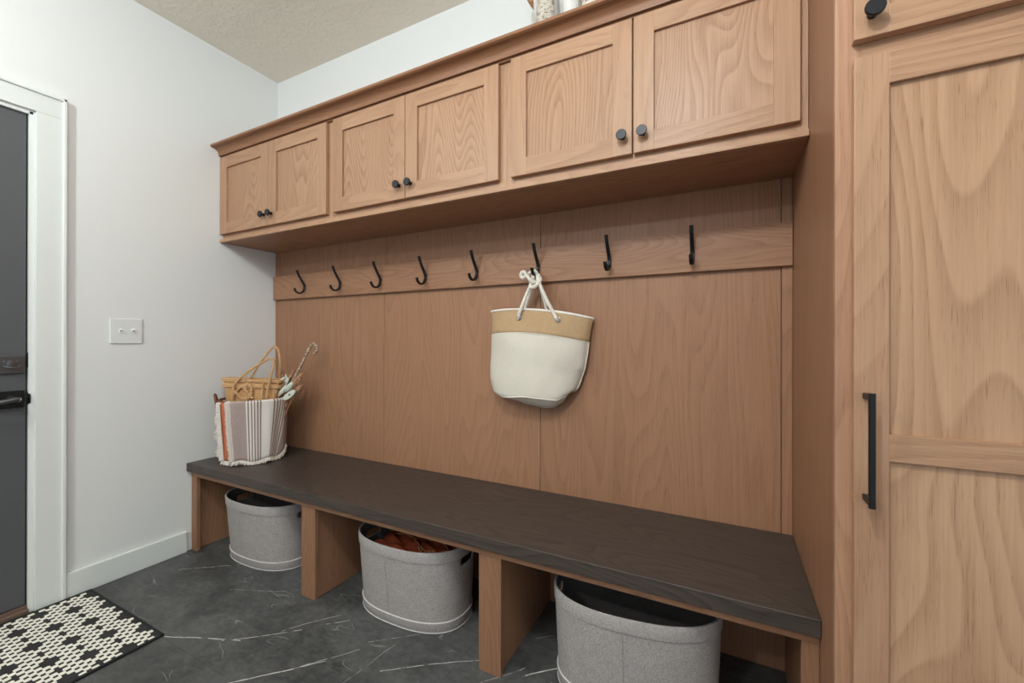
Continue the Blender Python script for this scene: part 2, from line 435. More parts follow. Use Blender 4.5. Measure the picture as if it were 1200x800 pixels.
# ------------------------------------------------------------------ back panelling and hook rail
bp_ = empty('back_panel', (WR/2, 0, .4637), 'medium brown oak panelling covering the wall between bench and upper cabinets', 'wall panel')
for x0, x1 in ((.002, .9115), (.9135, 1.8145), (1.8165, 2.700)):
    b = B(); b.box(x0, x1, -.015, -.001, .4, 1.67, .001); b.build('panel', W['bv'], bp_)
b = B(); b.box(2.7025, WR-.001, -.0185, -.001, .4, 1.67, .001); b.build('filler_strip', W['bv'], bp_)
b = B(); b.box(.912, .934, -.0165, -.015, 1.512, 1.66); b.build('batten', W['side'], bp_)
hr = empty('hook_rail', (WR/2, -.015, 1.36), 'long horizontal oak board that carries the black coat hooks', 'hook rail')
b = B(); b.box(.008, WR-.002, -.035, -.0186, 1.363, 1.508, .0015); b.build('board', W['bh'], hr)
names = ['leftmost black coat hook, nearest the white wall', 'second black coat hook from the white wall', 'third black coat hook from the white wall',
         'fourth black coat hook from the white wall', 'empty black coat hook just left of the hanging canvas bag', 'black coat hook holding the canvas bag',
         'empty black coat hook just right of the hanging canvas bag', 'rightmost black coat hook, nearest the tall cabinet']
HX = [.309, .608, .909, 1.208, 1.506, 1.815, 2.122, 2.425]
prof = cr([(0, -.090, 1.520), (0, -.080, 1.496), (0, -.062, 1.468), (0, -.047, 1.446), (0, -.0405, 1.424), (0, -.050, 1.399), (0, -.074, 1.387), (0, -.096, 1.396), (0, -.106, 1.414)], 6)
hk = None
for i, x in enumerate(HX):
    if i == 0:
        hk = empty('coat_hook', (x, -.035, 1.44), None, 'coat hook')
        b = B(); b.bar([(x, p.y, p.z) for p in prof], .0068, .0042, (1, 0, 0)); b.build('bent_bar', M['black'], hk)
        b = B(); b.lathe([(0, -.001), (.0075, -.001), (.0075, .005), (.0, .005)], (x, -.035, 1.432), (0, -1, 0), 16)
        b.lathe([(0, 0), (.0035, 0), (.003, .002), (.0, .0025)], (x, -.0455, 1.4385), (0, -1, 0), 12); b.build('mounting_screw', M['chrome'] if 0 else M['black'], hk)
        r = hk
    else:
        r = hk.copy(); COL.objects.link(r); r.location.x = x
        for ch in list(hk.children):
            c = ch.copy(); COL.objects.link(c); c.parent = r
    tag(r, names[i], 'coat hook', 'black coat hooks on the rail')

# ------------------------------------------------------------------ shaker doors
def shaker(name, parent, x0, x1, z0, z1, yf, th=.02, st=.062, rails=(), mv=None, mh=None, mp=None, topr=None):
    """door facing -y; rails: (zlow, zhigh) of middle rails"""
    mv, mh, mp = mv or W['v'], mh or W['h'], mp or W['pan']
    topr = topr or st
    b = B(); yb = yf+th
    b.box(x0, x0+st, yf, yb, z0, z1, .0018); b.box(x1-st, x1, yf, yb, z0, z1, .0018)
    rl = [(z0, z0+st), (z1-topr, z1)]+list(rails)
    for a, c in rl: b.box(x0+st-.001, x1-st+.001, yf+.0002, yb, a, c, .0012, mat=1)
    d = b.build(name, [mv, mh], parent)
    zs = sorted(rl)
    for (a, c), (e, f) in zip(zs, zs[1:]):
        b = B(); b.box(x0+st-.002, x1-st+.002, yf+.0095, yf+.015, c-.002, e+.002); b.build('door_panel', mp, d)
    return d
def knob(parent, x, z, yf):
    b = B(); b.lathe([(0, -.001), (.0085, -.001), (.007, .004), (.006, .014), (.009, .018), (.0155, .0195), (.0165, .022), (.0165, .026), (.0155, .0275), (.0, .0275)], (x, yf, z), (0, -1, 0), 32)
    b.build('knob', M['knob'], parent)
cabs = [(0.001, .892, .004, .4335, .4365, .868, 'left oak upper cabinet with two shaker doors, against the white wall'),
        (.8925, 1.812, .913, 1.3425, 1.3455, 1.787, 'middle oak upper cabinet with two shaker doors'),
        (1.8125, WR-.001, 1.838, 2.2695, 2.2745, 2.713, 'right oak upper cabinet with bold cathedral grain, beside the tall cabinet')]
for (x0, x1, a, m0, m1, c, lab) in cabs:
    root = empty('wall_cabinet', ((x0+x1)/2, -.16, 1.675), lab, 'cabinet', 'oak upper cabinets')
    b = B(); t = .016
    b.box(x0, x0+t, -.3065, -.001, 1.675, 2.188); b.box(x1-t, x1, -.3065, -.001, 1.675, 2.188)
    b.box(x0+t, x1-t, -.3065, -.001, 1.675, 1.675+t); b.box(x0+t, x1-t, -.3065, -.001, 2.172, 2.188); b.box(x0+t, x1-t, -.012, -.001, 1.691, 2.172)
    b.build('body', W['side'], root)
    b = B()
    b.box(x0, a+.012, -.325, -.307, 1.673, 2.188, .0008); b.box(c-.012, x1, -.325, -.307, 1.673, 2.188, .0008)
    b.box(a+.012, c-.012, -.325, -.307, 1.673, 1.715, .0008, mat=1); b.box(a+.012, c-.012, -.325, -.307, 2.12, 2.188, .0008, mat=1)
    b.box((m0+m1)/2-.02, (m0+m1)/2+.02, -.3245, -.307, 1.715, 2.12, .0008)
    b.build('face_frame', [W['v'], W['h']], root)
    d = shaker('door', root, a, m0, 1.703, 2.132, -.345, th=.0195); knob(d, m0-.0285, 1.759, -.345)
    d = shaker('door', root, m1, c, 1.703, 2.132, -.345, th=.0195); knob(d, m1+.0285, 1.759, -.345)
# underside board and light rail, continuous
ub = empty('cabinet_valance', (WR/2, -.17, 1.6585), 'oak strip and soffit board running under all the upper cabinets', 'cabinet trim')
b = B(); b.box(.001, WR-.001, -.344, -.3255, 1.6585, 1.6765, .002); b.build('light_rail', W['h'], ub)
b = B(); b.box(.001, WR-.001, -.3255, -.019, 1.660, 1.6725); b.build('soffit_board', W['bh'], ub)
cw = empty('crown_moulding', (WR/2, -.34, 2.14), 'flared oak crown moulding along the top of the upper cabinets', 'moulding')
P = [(-.3255, 2.136), (-.336, 2.136), (-.338, 2.140), (-.349, 2.141), (-.350, 2.149)]
for i in range(9):
    a = i/8*PI/2; P.append((-.350-.034*(1-math.cos(a)), 2.150+.027*math.sin(a)))
P += [(-.389, 2.179), (-.392, 2.181), (-.392, 2.1905), (-.389, 2.1925), (-.3255, 2.1925)]
b = B(); b.prism(P, .0005, WR-.0005); b.build('cove_moulding', W['soft'], cw)

# ------------------------------------------------------------------ tall cabinet
YT = -.633
tc = empty('tall_cabinet', (2.99, -.32, 0), 'tall oak cabinet with shaker doors standing right of the bench', 'cabinet')
b = B(); b.box(WR, WR+.019, YT+.018, -.001, 0, 2.30, .0008); b.build('side_panel', W['side'], tc)
X2 = 3.30
b = B(); b.box(X2-.019, X2, YT+.018, -.001, 0, 2.30); b.box(WR+.019, X2-.019, YT+.018, -.001, 2.28, 2.30); b.box(WR+.019, X2-.019, YT+.018, -.001, .1, .12); b.box(WR+.019, X2-.019, -.012, -.001, .12, 2.28)
b.build('body', W['side'], tc)
b = B(); b.box(WR, 2.775, YT, YT+.018, 0, 2.30, .0012); b.box(X2-.03, X2, YT, YT+.018, 0, 2.30, .0012)
b.box(2.775, X2-.03, YT, YT+.018, 1.655, 1.72, .0008, mat=1); b.box(2.775, X2-.03, YT, YT+.018, .0, .12, .0008, mat=1); b.box(2.775, X2-.03, YT, YT+.018, 2.2, 2.30, .0008, mat=1)
b.build('face_frame', [W['edge'], W['h']], tc)
d = shaker('lower_door', tc, 2.7605, 3.275, .115, 1.669, YT-.0205, st=.0545, rails=((.881, .933),), mp=W['frontv'], topr=.062)
hb = B(); hy = YT-.0205
hb.bar([(2.7785, hy-.041, z) for z in (.800, 1.014)], .0052, .0052, (1, 0, 0))
for z in (.8085, 1.0055): hb.box(2.7735, 2.7835, hy-.041, hy+.0005, z-.0055, z+.0055, .001)
hb.build('bar_pull', M['black'], d)
d = shaker('upper_door', tc, 2.7605, 3.275, 1.7045, 2.215, YT-.0205, st=.0545, mp=W['frontv'])
knob(d, 2.7875, 1.7455, YT-.0205)

# ------------------------------------------------------------------ bench
bn = empty('bench', (WR/2, -.25, 0), 'built-in oak storage bench with a black wood top and three open bays', 'bench')
b = B(); b.box(.001, WR-.001, -.504, -.0195, .421, .4637, .0022, seg=3); b.build('seat', W['blk'], bn)
yf = -.480
b = B(); b.box(.001, WR-.0005, yf, yf+.019, .392, .4205, .001); b.build('apron', W['bh'], bn)
def upright(x0, x1, fx0, fx1, nm):
    b = B(); b.box(x0, x1, yf+.019, -.0195, .0, .4205, .001); b.build(nm, W['edge'] if 0 else W['bv'], bn)
    b = B(); b.box(fx0, fx1, yf, yf+.019, 0, .3918, .0012); b.build('stile', W['bstile'], bn)
upright(.003, .022, .003, .052, 'end_panel')
upright(.895, .965, .884, .972, 'divider')
upright(1.802, 1.865, 1.79, 1.875, 'divider')
upright(2.712, WR-.0005, 2.697, WR-.0005, 'end_panel')
b = B(); b.box(.022, 2.712, -.0185, -.001, 0, .3995); b.build('back_board', W['bv'], bn)

# ------------------------------------------------------------------ felt baskets
def felt_basket(name, cx, cy, rot, label):
    root = empty(name, (cx, cy, 0), label, 'basket', 'grey felt baskets under the bench')
    h, n = .315, 2.477
    NP = 128
    # perimeter angles spaced evenly in arc length
    def outline(a, bb, off=0.0):
        raw = []
        for i in range(2000):
            t = 2*PI*i/2000
            c, s_ = math.cos(t), math.sin(t)
            raw.append(Vector(((a+off)*math.copysign(abs(c)**(2/n), c), (bb+off)*math.copysign(abs(s_)**(2/n), s_))))
        L = [0]
        for i in range(2000): L.append(L[-1]+(raw[(i+1) % 2000]-raw[i]).length)
        out = []; j = 0
        for k in range(NP):
            tgt = L[-1]*k/NP
            while L[j+1] < tgt: j += 1
            f = (tgt-L[j])/max(1e-9, L[j+1]-L[j]); out.append(raw[j].lerp(raw[(j+1) % 2000], f))
        return out
    R = Matrix.Rotation(rot, 2)
    def ring(z, off=0.0):
        t = z/h; e = t**.9
        o = outline(.241+(.255-.241)*e, .141+(.172-.141)*e, off)
        res = []
        for q in o:
            w = R @ q; res.append(Vector((cx+w.x, cy+w.y, z)))
        return res
    # wall with handle slots at both ends
    zs = [.0, .006, .046, .10, .16, .205, .240, .246, .256, .266, .272, .285, .300, .312, .315]
    rin = B(); rr = [ring(z) for z in zs]
    slot = [5, 0]
    V = [[rin.bm.verts.new(p) for p in r_] for r_ in rr]
    hw = 4
    lo, hi = zs.index(.240), zs.index(.272)
    for base in (0, NP//2):
        for sgn in (-1, 1):       # round the slot's ends
            for zi, mv in ((lo, 1), (hi, 1)):
                k0 = (base+sgn*hw) % NP; k1 = (base+sgn*(hw-1)) % NP
                V[zi][k0].co = V[zi][k0].co.lerp(V[zi][k1].co, .75)
                V[zi][k0].co = V[zi][k0].co.lerp(V[zi+(1 if zi == lo else -1)][k0].co, .25)
    for i in range(len(zs)-1):
        for k in range(NP):
            if lo <= i < hi and any(((k-base+hw) % NP) < 2*hw for base in (0, NP//2)): continue
            rin.face([V[i][k], V[i][(k+1) % NP], V[i+1][(k+1) % NP], V[i+1][k]], 0, True)
    rin.face(list(reversed(V[0])), 0)
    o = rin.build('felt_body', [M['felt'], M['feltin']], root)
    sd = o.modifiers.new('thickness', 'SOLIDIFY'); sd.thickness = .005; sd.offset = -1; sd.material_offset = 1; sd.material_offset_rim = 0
    # base band and its pale piping
    b = B(); b.rings([ring(z, off) for z, off in ((.001, .002), (.004, .0042), (.040, .0046), (.042, .0))], cap0=False, cap1=False)
    b.build('base_band', M['feltb'], root)
    b = B(); b.tube(ring(.0425, .003), .0022, 6, closed=True); b.tube(ring(.0035, .0042), .0018, 6, closed=True); b.build('piping', M['piping'], root)
    b = B(); b.rings([ring(z, off) for z, off in ((.2735, .0), (.2738, .0026), (.276, .0030), (.311, .0026), (.3168, .0010), (.3168, -.004), (.312, -.0062))], cap0=False, cap1=False)
    b.build('rim_band', M['feltb'], root)
    b = B(); rg = [ring(z, .0008) for z in (.046, .1, .16, .22, .272)]
    k = int(NP*.735); b.tube([r_[k] for r_ in rg], .0011, 5); b.build('side_seam', M['felt'], root)
    return root
felt_basket('felt_basket', .424, -.302, .018, 'grey felt storage basket in the left bay of the bench, nearest the wall')
felt_basket('felt_basket', 1.374, -.300, .015, 'grey felt storage basket in the middle bay, holding a rust textile')
felt_basket('felt_basket', 2.271, -.308, .126, 'grey felt storage basket in the right bay, with a seam down its front')

# folded rust textile inside the middle basket
tx = empty('rust_throw', (1.38, -.31, .02), 'rust red fringed throw folded inside the middle basket', 'throw blanket')
b = B(); N1, N2 = 36, 22; G = []
for j in range(N2+1):
    row = []
    for i in range(N1+1):
        u, v = i/N1*2-1, j/N2*2-1
        x, y = u*.205, v*.105
        r_ = max(abs(u), abs(v))
        z = .268-.03*r_**6-.012*abs(math.sin(u*5+v*2.2))+.010*math.sin(u*9-v*6)+.006*math.sin(v*17+u*4)
        k = 1-.12*(abs(u)**3*abs(v)**3)
        row.append(Vector((1.38+x*k, -.305+y*k, z)))
    G.append(row)
b.rings(G, closed=False)
top_edge = [G[0][i] for i in range(N1+1)]+[G[j][N1] for j in range(1, N2+1)]+[G[N2][i] for i in range(N1-1, -1, -1)]+[G[j][0] for j in range(N2-1, 0, -1)]
low = [Vector((1.38+(p.x-1.38)*.97, -.305+(p.y+.305)*.9, .02)) for p in top_edge]
b.rings([top_edge, low], cap0=False, cap1=True)
b.build('folded_cloth', M['rust'], tx)
b = B()
for (u0, v0, u1, v1) in ((-.85, .15, -.1, .2), (-.1, .1, .35, -.6), (.0, .62, .85, .15), (.1, -.2, .8, -.55)):
    pts = []
    for t in range(15):
        f = t/14; u, v = u0+(u1-u0)*f, v0+(v1-v0)*f
        i = min(N1, max(0, round((u+1)/2*N1))); j = min(N2, max(0, round((v+1)/2*N2)))
        pts.append(Vector((1.38+u*.205, -.305+v*.105+.003*(-1)**t, G[j][i].z+.004)))
    b.tube(cr(pts, 3), .003, 6)
b.build('fringe_trim', M['rustlt'], tx)

# ------------------------------------------------------------------ canvas tote on the hook
tb = empty('canvas_tote', (1.84, -.035, .84), 'cream canvas tote bag with a burlap band, hanging by rope handles from a hook', 'bag')
# levels: left x, right x, front z as function of x (left, mid, right), bulge depth
LV = [(1.587, 2.056, (1.242, 1.240, 1.201), .060, 0), (1.589, 2.050, (1.210, 1.211, 1.172), .068, 0), (1.591, 2.039, (1.138, 1.142, 1.105), .080, 0),
      (1.588, 2.034, (1.08, 1.085, 1.06), .086, 1), (1.584, 2.024, (1.01, 1.02, 1.00), .090, 1), (1.585, 2.008, (.945, .950, .960), .092, 1),
      (1.600, 1.992, (.905, .900, .935), .094, 1), (1.630, 1.972, (.872, .870, .903), .094, 1)]
NF, NB = 60, 40
def tab(pts, t):
    for (a, p), (c, q) in zip(pts, pts[1:]):
        if t <= c: f = (t-a)/(c-a); f = f*f*(3-2*f)*.5+f*.5; return p+(q-p)*f
    return pts[-1][1]
SEAM = [(0, .874), (.12, .869), (.49, .880), (.69, .876), (.86, .871), (.94, .886), (1, .905)]
SLUMP = [(0, .872), (.21, .857), (.45, .838), (.68, .829), (.78, .831), (.92, .856), (1, .900)]
def lvl_ring(L, sh=0.0):
    x0, x1, (za, zm, zb), d, mt = L; x0 -= sh; x1 += sh; res = []
    for i in range(NF+1):
        t = i/NF; x = x0+(x1-x0)*t
        z = za*(1-t)*(1-2*t)+4*zm*t*(1-t)+zb*t*(2*t-1)
        wt = min(1, max(0, (.945-za)/.073)); z += (tab(SEAM, t)-z)*wt
        w = (.0022*math.sin(t*9+zm*22)+.0008*math.sin(t*23-zm*34)+.0018*math.sin(t*4+zm*40))*(1 if mt else .4)
        y = -.040-(d+sh)*(math.sin(PI*t)**.55)-w
        res.append(Vector((x, y, z)))
    for i in range(1, NB):
        t = 1-i/NB; x = x0+(x1-x0)*t
        z = za*(1-t)*(1-2*t)+4*zm*t*(1-t)+zb*t*(2*t-1)+.004*math.sin(PI*t)
        res.append(Vector((x, -.040+.0005, z)))
    return res
def interp(levels, m):
    out = []
    for a, c in zip(levels, levels[1:]):
        for s_ in range(m):
            f = s_/m; g = lambda p, q: p+(q-p)*f
            out.append((g(a[0], c[0]), g(a[1], c[1]), tuple(g(p, q) for p, q in zip(a[2], c[2])), g(a[3], c[3]), c[4]))
    out.append(levels[-1]); return out
LI = interp(LV[2:], 5)
b = B(); rs = [lvl_ring(L) for L in LI]
# base: bottom seam ring, then the slumped bottom falling back to the wall
last = rs[-1]
base = []
for s_ in (.25, .5, .75, 1.0):
    q = []
    for i, p in enumerate(last):
        if i <= NF:
            t = i/NF; lowz = tab(SLUMP, t)
            # front points swing down and back
            q.append(Vector((p.x+(1.81-p.x)*.10*s_, p.y+(-.042-p.y)*s_*.9, p.z+(lowz-.002-p.z)*math.sin(s_*PI/2)**.9)))
        else:
            t = 1-(i-NF)/NB; lowz = tab(SLUMP, t)
            q.append(Vector((p.x+(1.81-p.x)*.10*s_, p.y, p.z+(lowz-p.z)*s_)))
    base.append(q)
b.rings(rs, cap0=False, cap1=False)
b.build('canvas_body', M['canvas'], tb)
b = B(); b.rings([last]+base, cap0=False, cap1=True); b.build('base_panel', M['canvas'], tb)
b = B(); rs2 = [lvl_ring(L, .0012) for L in interp(LV[:3], 5)]; b.rings(rs2, cap0=False, cap1=False)
o = b.build('burlap_band', M['jute'], tb); sd = o.modifiers.new('thickness', 'SOLIDIFY'); sd.thickness = .002; sd.offset = -1
b = B(); b.tube(lvl_ring(LV[0], .001), .0045, 8, closed=True); b.build('rim_piping', M['piped'], tb)
b = B(); b.tube(last[:NF+1], .0028, 6); b.tube([r_[0]+Vector((-.001, -.001, 0)) for r_ in rs], .0022, 6); b.tube([r_[NF]+Vector((.001, -.001, 0)) for r_ in rs], .0022, 6)
b.tube(lvl_ring(LV[2], .001)[:NF+1], .0015, 6)
b.build('seam_piping', M['piped'], tb)
# grommets
def bag_front(x, z):
    L = LV[1]; t = (x-L[0])/(L[1]-L[0]); return Vector((x, -.040-L[3]*(math.sin(PI*t)**.55)-.002, z))
gs = [bag_front(1.757, 1.209), bag_front(1.928, 1.195)]
for g in gs:
    b = B(); t = bmesh.new()
    b.tube([g+Vector((math.cos(a)*.0105, 0, math.sin(a)*.0105)) for a in [2*PI*i/20 for i in range(20)]], .0035, 8, closed=True)
    b.build('grommet', M['grommet'], tb)
def rope(name, path, r, parent, mat, strands=3, pitch=.030, n=8):
    P = cr(path, n); b = B()
    # resample evenly
    L = [0]
    for a, c in zip(P, P[1:]): L.append(L[-1]+(c-a).length)
    N_ = max(12, int(L[-1]/.0028)); Q = []; j = 0
    for k in range(N_+1):
        t = L[-1]*k/N_
        while j < len(L)-2 and L[j+1] < t: j += 1
        Q.append(P[j].lerp(P[j+1], (t-L[j])/max(1e-9, L[j+1]-L[j])))
    Nn = None
    fr = []
    for i in range(len(Q)):
        T = (Q[min(i+1, N_)]-Q[max(i-1, 0)]).normalized()
        if Nn is None: Nn = T.orthogonal().normalized()
        Nn = (Nn-T*Nn.dot(T)).normalized(); fr.append((Nn.copy(), T.cross(Nn)))
    for s_ in range(strands):
        pts = []
        for i, q in enumerate(Q):
            a = 2*PI*(s_/strands)+2*PI*(L[-1]*i/N_)/pitch
            pts.append(q+(fr[i][0]*math.cos(a)+fr[i][1]*math.sin(a))*r*.56)
        b.tube(pts, r*.5, 6)
    return b.build(name, mat, parent)
hx = HX[5]
ky = -.076
rope('rope_handle', [gs[0]+Vector((0, .010, -.004)), gs[0]+Vector((.002, -.008, .004)), gs[0]+Vector((.012, -.008, .035)), (1.790, -.098, 1.31), (1.806, ky-.006, 1.36), (hx-.004, ky-.004, 1.395), (hx+.002, ky, 1.404),
     (1.826, ky, 1.392), (1.846, -.092, 1.345), (1.884, -.106, 1.275), gs[1]+Vector((-.010, -.009, .020)), gs[1]+Vector((-.002, -.008, .002)), gs[1]+Vector((0, .010, -.005))], .0074, tb, M['rope'])
rope('rope_handle', [(1.752, -.046, 1.215), (1.757, -.049, 1.245), (1.778, -.053, 1.300), (1.800, -.060, 1.350), (hx-.004, -.066, 1.392), (hx+.004, -.066, 1.400), (1.826, -.060, 1.375), (1.834, -.054, 1.330), (1.854, -.049, 1.262), (1.860, -.046, 1.215)], .0074, tb, M['rope'])
# the knot gathered at the hook, with its two stub ends
kn = [(hx+math.cos(a)*.019, ky-.004+math.sin(a)*.016, 1.362+.010*math.sin(2*a)) for a in [2*PI*i/10 for i in range(11)]]
rope('knot', kn, .0074, tb, M['rope'])
rope('knot', [(1.822, -.100, 1.350), (1.808, -.108, 1.366), (1.790, -.104, 1.386), (1.776, -.098, 1.402), (1.762, -.096, 1.397), (1.760, -.094, 1.384), (1.770, -.092, 1.378), (1.786, -.086, 1.390), (1.800, -.078, 1.402)], .0074, tb, M['rope'])
rope('knot', [(1.836, -.085, 1.386), (1.848, -.090, 1.366), (1.840, -.098, 1.346), (1.820, -.102, 1.334), (1.806, -.098, 1.342), (1.806, -.090, 1.358)], .0074, tb, M['rope'])

# ------------------------------------------------------------------ corner basket on the bench with its load
BX, BY, BZ = .212, -.281, .4642
RB, RT, BH = .140, .158, .325
def brad(z): return RB+(RT-RB)*(z-BZ)/BH
cb = empty('branch_basket', (BX, BY, BZ), 'brown basket of bent branches in the bench corner, mostly hidden by blankets', 'basket')
b = B(); seg = 40
for z, rr_ in ((BZ+.006, .006), (BZ+.05, .004), (BZ+.17, .004), (BZ+BH-.03, .005), (BZ+BH, .007)):
    b.tube([(BX+math.cos(a)*brad(z), BY+math.sin(a)*brad(z), z) for a in [2*PI*i/seg for i in range(seg)]], rr_, 8, closed=True)
b.build('hoop', M['leather'], cb)
for k in range(14):
    a = 2*PI*k/14+.1; b = B(); pts = []
    for t in range(9):
        f = t/8; z = BZ+.004+BH*f; aa = a+.16*math.sin(f*7+k*1.7); vis = .6 < (a % (2*PI)) < 2.2; r_ = brad(z)+(.006+.010*math.sin(f*9+k) if vis else -.002)
        pts.append((BX+math.cos(aa)*r_, BY+math.sin(aa)*r_, z))
    b.tube(cr(pts, 4), .0055 if k % 2 else .0075, 8); b.build('branch', M['branch'] if k % 2 else M['leather'], cb)
b = B(); b.lathe([(0, 0), (RB-.004, 0), (RB-.004, .008), (0, .008)], (BX, BY, BZ), (0, 0, 1), 32); b.build('base', M['leather'], cb)
b = B(); rs_ = [[Vector((BX+math.cos(2*PI*k/40)*(brad(z)-.008), BY+math.sin(2*PI*k/40)*(brad(z)-.008), z)) for k in range(40)] for z in (BZ+.01, BZ+.15, BZ+BH-.01)]
b.rings(rs_, cap0=False, cap1=False); b.build('woven_wall', M['podbrown'], cb)
# side handles, leather loops standing at left and right
for a0, hgt in ((-2.15, .035), (1.2, .03)):
    b = B(); c0 = Vector((BX, BY, BZ+BH)); rad = Vector((math.cos(a0), math.sin(a0), 0)); tan = Vector((-rad.y, rad.x, 0)); pts = []
    for i in range(13):
        t = i/12*PI; pts.append(c0+rad*(brad(BZ+BH)+.006+.010*math.sin(t))+tan*math.cos(t)*.036+Vector((0, 0, -.035+(hgt+.035)*math.sin(t)**.7)))
    b.bar(cr(pts, 2), .009, .0022, rad) if 0 else b.tube(cr(pts, 2), .0055, 8)
    b.build('handle', M['leather'], cb)

# straw tote inside the basket
st = empty('straw_tote', (BX, BY, BZ+.012), 'tan woven straw tote with braided handles, tucked inside the corner basket', 'bag')
ax = Vector((.89, .455, 0)); nx = Vector((.455, -.89, 0))      # tote width and facing directions
C0 = Vector((BX+.004, BY+.0, 0))
def tp(u, d, z): return C0+ax*u+nx*d+Vector((0, 0, z))
def tote_ring(z, hw, hd, off=0.0):
    out = []
    for i in range(48):
        t = 2*PI*i/48; c, s_ = math.cos(t), math.sin(t)
        wob = .004*math.sin(t*5)
        out.append(tp((hw+off)*math.copysign(abs(c)**.6, c), (hd+off)*math.copysign(abs(s_)**.6, s_)+wob, z+(-.006*c)))
    return out
b = B(); b.rings([tote_ring(BZ+.03, .10, .05), tote_ring(BZ+.2, .122, .06), tote_ring(BZ+.33, .138, .055), tote_ring(BZ+.40, .150, .045), tote_ring(BZ+.428, .155, .040)], cap1=False)
o = b.build('straw_body', M['straw'], st); sd = o.modifiers.new('thickness', 'SOLIDIFY'); sd.thickness = .005; sd.offset = -1
def braid(b, pts, r, pitch=.03, closed=False):
    P = cr(pts, 6); L = 0; n = len(P)
    for s_ in range(3):
        out = []; L = 0
        for i in range(n):
            if i: L += (P[i]-P[i-1]).length
            T = (P[min(i+1, n-1)]-P[max(i-1, 0)]).normalized(); N_ = Vector((0, 0, 1)); N_ = (N_-T*N_.dot(T))
            N_ = N_.normalized() if N_.length > .2 else (nx-T*nx.dot(T)).normalized(); Bn = T.cross(N_)
            a = 2*PI*L/pitch+2*PI*s_/3
            out.append(P[i]+N_*math.sin(a)*r*.7+Bn*math.sin(2*a)*r*.35)
        b.tube(out, r*.55, 6)
b = B()
for z, r_ in ((BZ+.428, .008), (BZ+.398, .0085)):
    q = tote_ring(z, .154 if z > BZ+.41 else .149, .041 if z > BZ+.41 else .046, .004); braid(b, q+[q[0]], r_)
b.build('rim_braid', M['strawb'], st)
def rope_b(name, pts, r):
    return rope(name, pts, r, st, M['strawb'], 3, .02, 8)
hz = BZ
rope_b('handle', [tp(-.075, .062, .775), tp(-.066, .070, .86), tp(-.045, .062, .90), tp(.0, .050, .945), tp(.06, .040, .985), tp(.108, .034, 1.012), tp(.130, .036, 1.00), tp(.128, .046, .95), tp(.118, .056, .89), tp(.105, .066, .80)], .0065)
rope_b('handle', [tp(-.062, -.045, .84), tp(-.055, -.046, .885), tp(-.02, -.036, .935), tp(.04, -.020, 1.01), tp(.085, -.010, 1.060), tp(.112, -.002, 1.075), tp(.134, .0, 1.058), tp(.142, -.002, 1.00), tp(.132, -.018, .93), tp(.115, -.045, .86)], .0065)
b = B()
braid(b, [tp(-.078, .062, .845), tp(-.045, .066, .82), tp(-.01, .070, .795), tp(.012, .074, .80)], .0075)
braid(b, [tp(.012, .074, .80), tp(.03, .070, .83), tp(.022, .064, .865), tp(.0, .060, .875), tp(-.012, .064, .85)], .0075)
braid(b, [tp(-.07, .062, .82), tp(-.03, .064, .862), tp(.0, .066, .84), tp(.035, .070, .80)], .0065)
braid(b, [tp(.085, .062, .80), tp(.083, .060, .85), tp(.085, .056, .885)], .006)
b.build('knotted_strap', M['strawb'], st)

# striped blanket draped over the front of the basket
fa = -.548        # direction from basket towards the viewer's side
bl = empty('striped_throw', (BX, BY, BZ), 'mauve and cream striped wool throw draped over the front of the corner basket', 'throw blanket')
def drape(a0, a1, ztop, zbot, off, nu=60, nv=22, fold=.004, taper=0.0, inner=True):
    rows = []
    for j in range(nv+1):
        f = j/nv; row = []
        for i in range(nu+1):
            t = i/nu; a = a0+(a1-a0)*t
            if inner and f < .12:          # tucked over the rim
                g = f/.12; z = ztop-.03*(1-g)**2+.004; r_ = RT-.014+(.028+off)*g
            else:
                g = (f-.12)/.88 if inner else f; z = ztop+(zbot(t)-ztop)*g; r_ = brad(z)+.014+off
            fr = fold*math.sin(t*23+1.0)*min(1, f*2)+fold*.8*math.sin(t*11+f*3)
            aa = a-(taper*(f-.1)*(t-.5)*2)
            row.append(Vector((BX+math.cos(aa)*(r_+fr), BY+math.sin(aa)*(r_+fr), z)))
        rows.append(row)
    return rows
A0, A1 = fa-.68, fa+1.36
zb = lambda t: BZ+.022+.006*math.sin(t*14)+.045*max(0, t-.72)/.28
G = drape(A0, A1, BZ+BH+.006, zb, .004, taper=.10)
b = B(); b.rings(G, closed=False, us=True)
o = b.build('striped_cloth', M['blanket'], bl); sd = o.modifiers.new('thickness', 'SOLIDIFY'); sd.thickness = .004; sd.offset = 0
b = B()
for i in range(0, 61, 1):
    for s_ in (0, .5):
        if i == 60 and s_: continue
        p = G[-1][i].lerp(G[-1][min(60, i+1)], s_); d = Vector((p.x-BX, p.y-BY, 0)).normalized(); L_ = random.uniform(.014, .024); dx = random.uniform(-.006, .006); tn = Vector((-d.y, d.x, 0))
        zt = max(BZ+.0025, p.z-L_)
        b.tube([p+Vector((0, 0, .004)), p.lerp(Vector((p.x, p.y, zt)), .6)+d*.002+tn*dx*.4, Vector((p.x, p.y, zt))+d*.009+tn*dx], [.0022, .0022, .0012], 5)
b.build('bottom_fringe', M['fringe'], bl)
b = B()
for j in range(3, len(G)):
    for s_ in (0, .33, .66):
        p = G[j-1][0].lerp(G[j][0], s_); d = Vector((p.x-BX, p.y-BY, 0)).normalized(); tn = Vector((d.y, -d.x, 0)); L_ = random.uniform(.012, .020)
        b.tube([p-tn*.004+d*.003, p+tn*L_*.5+d*.006, p+tn*L_+d*.004+Vector((0, 0, -.003))], [.0026, .0026, .0016], 5)
b.build('side_fringe', M['fringe'], bl)
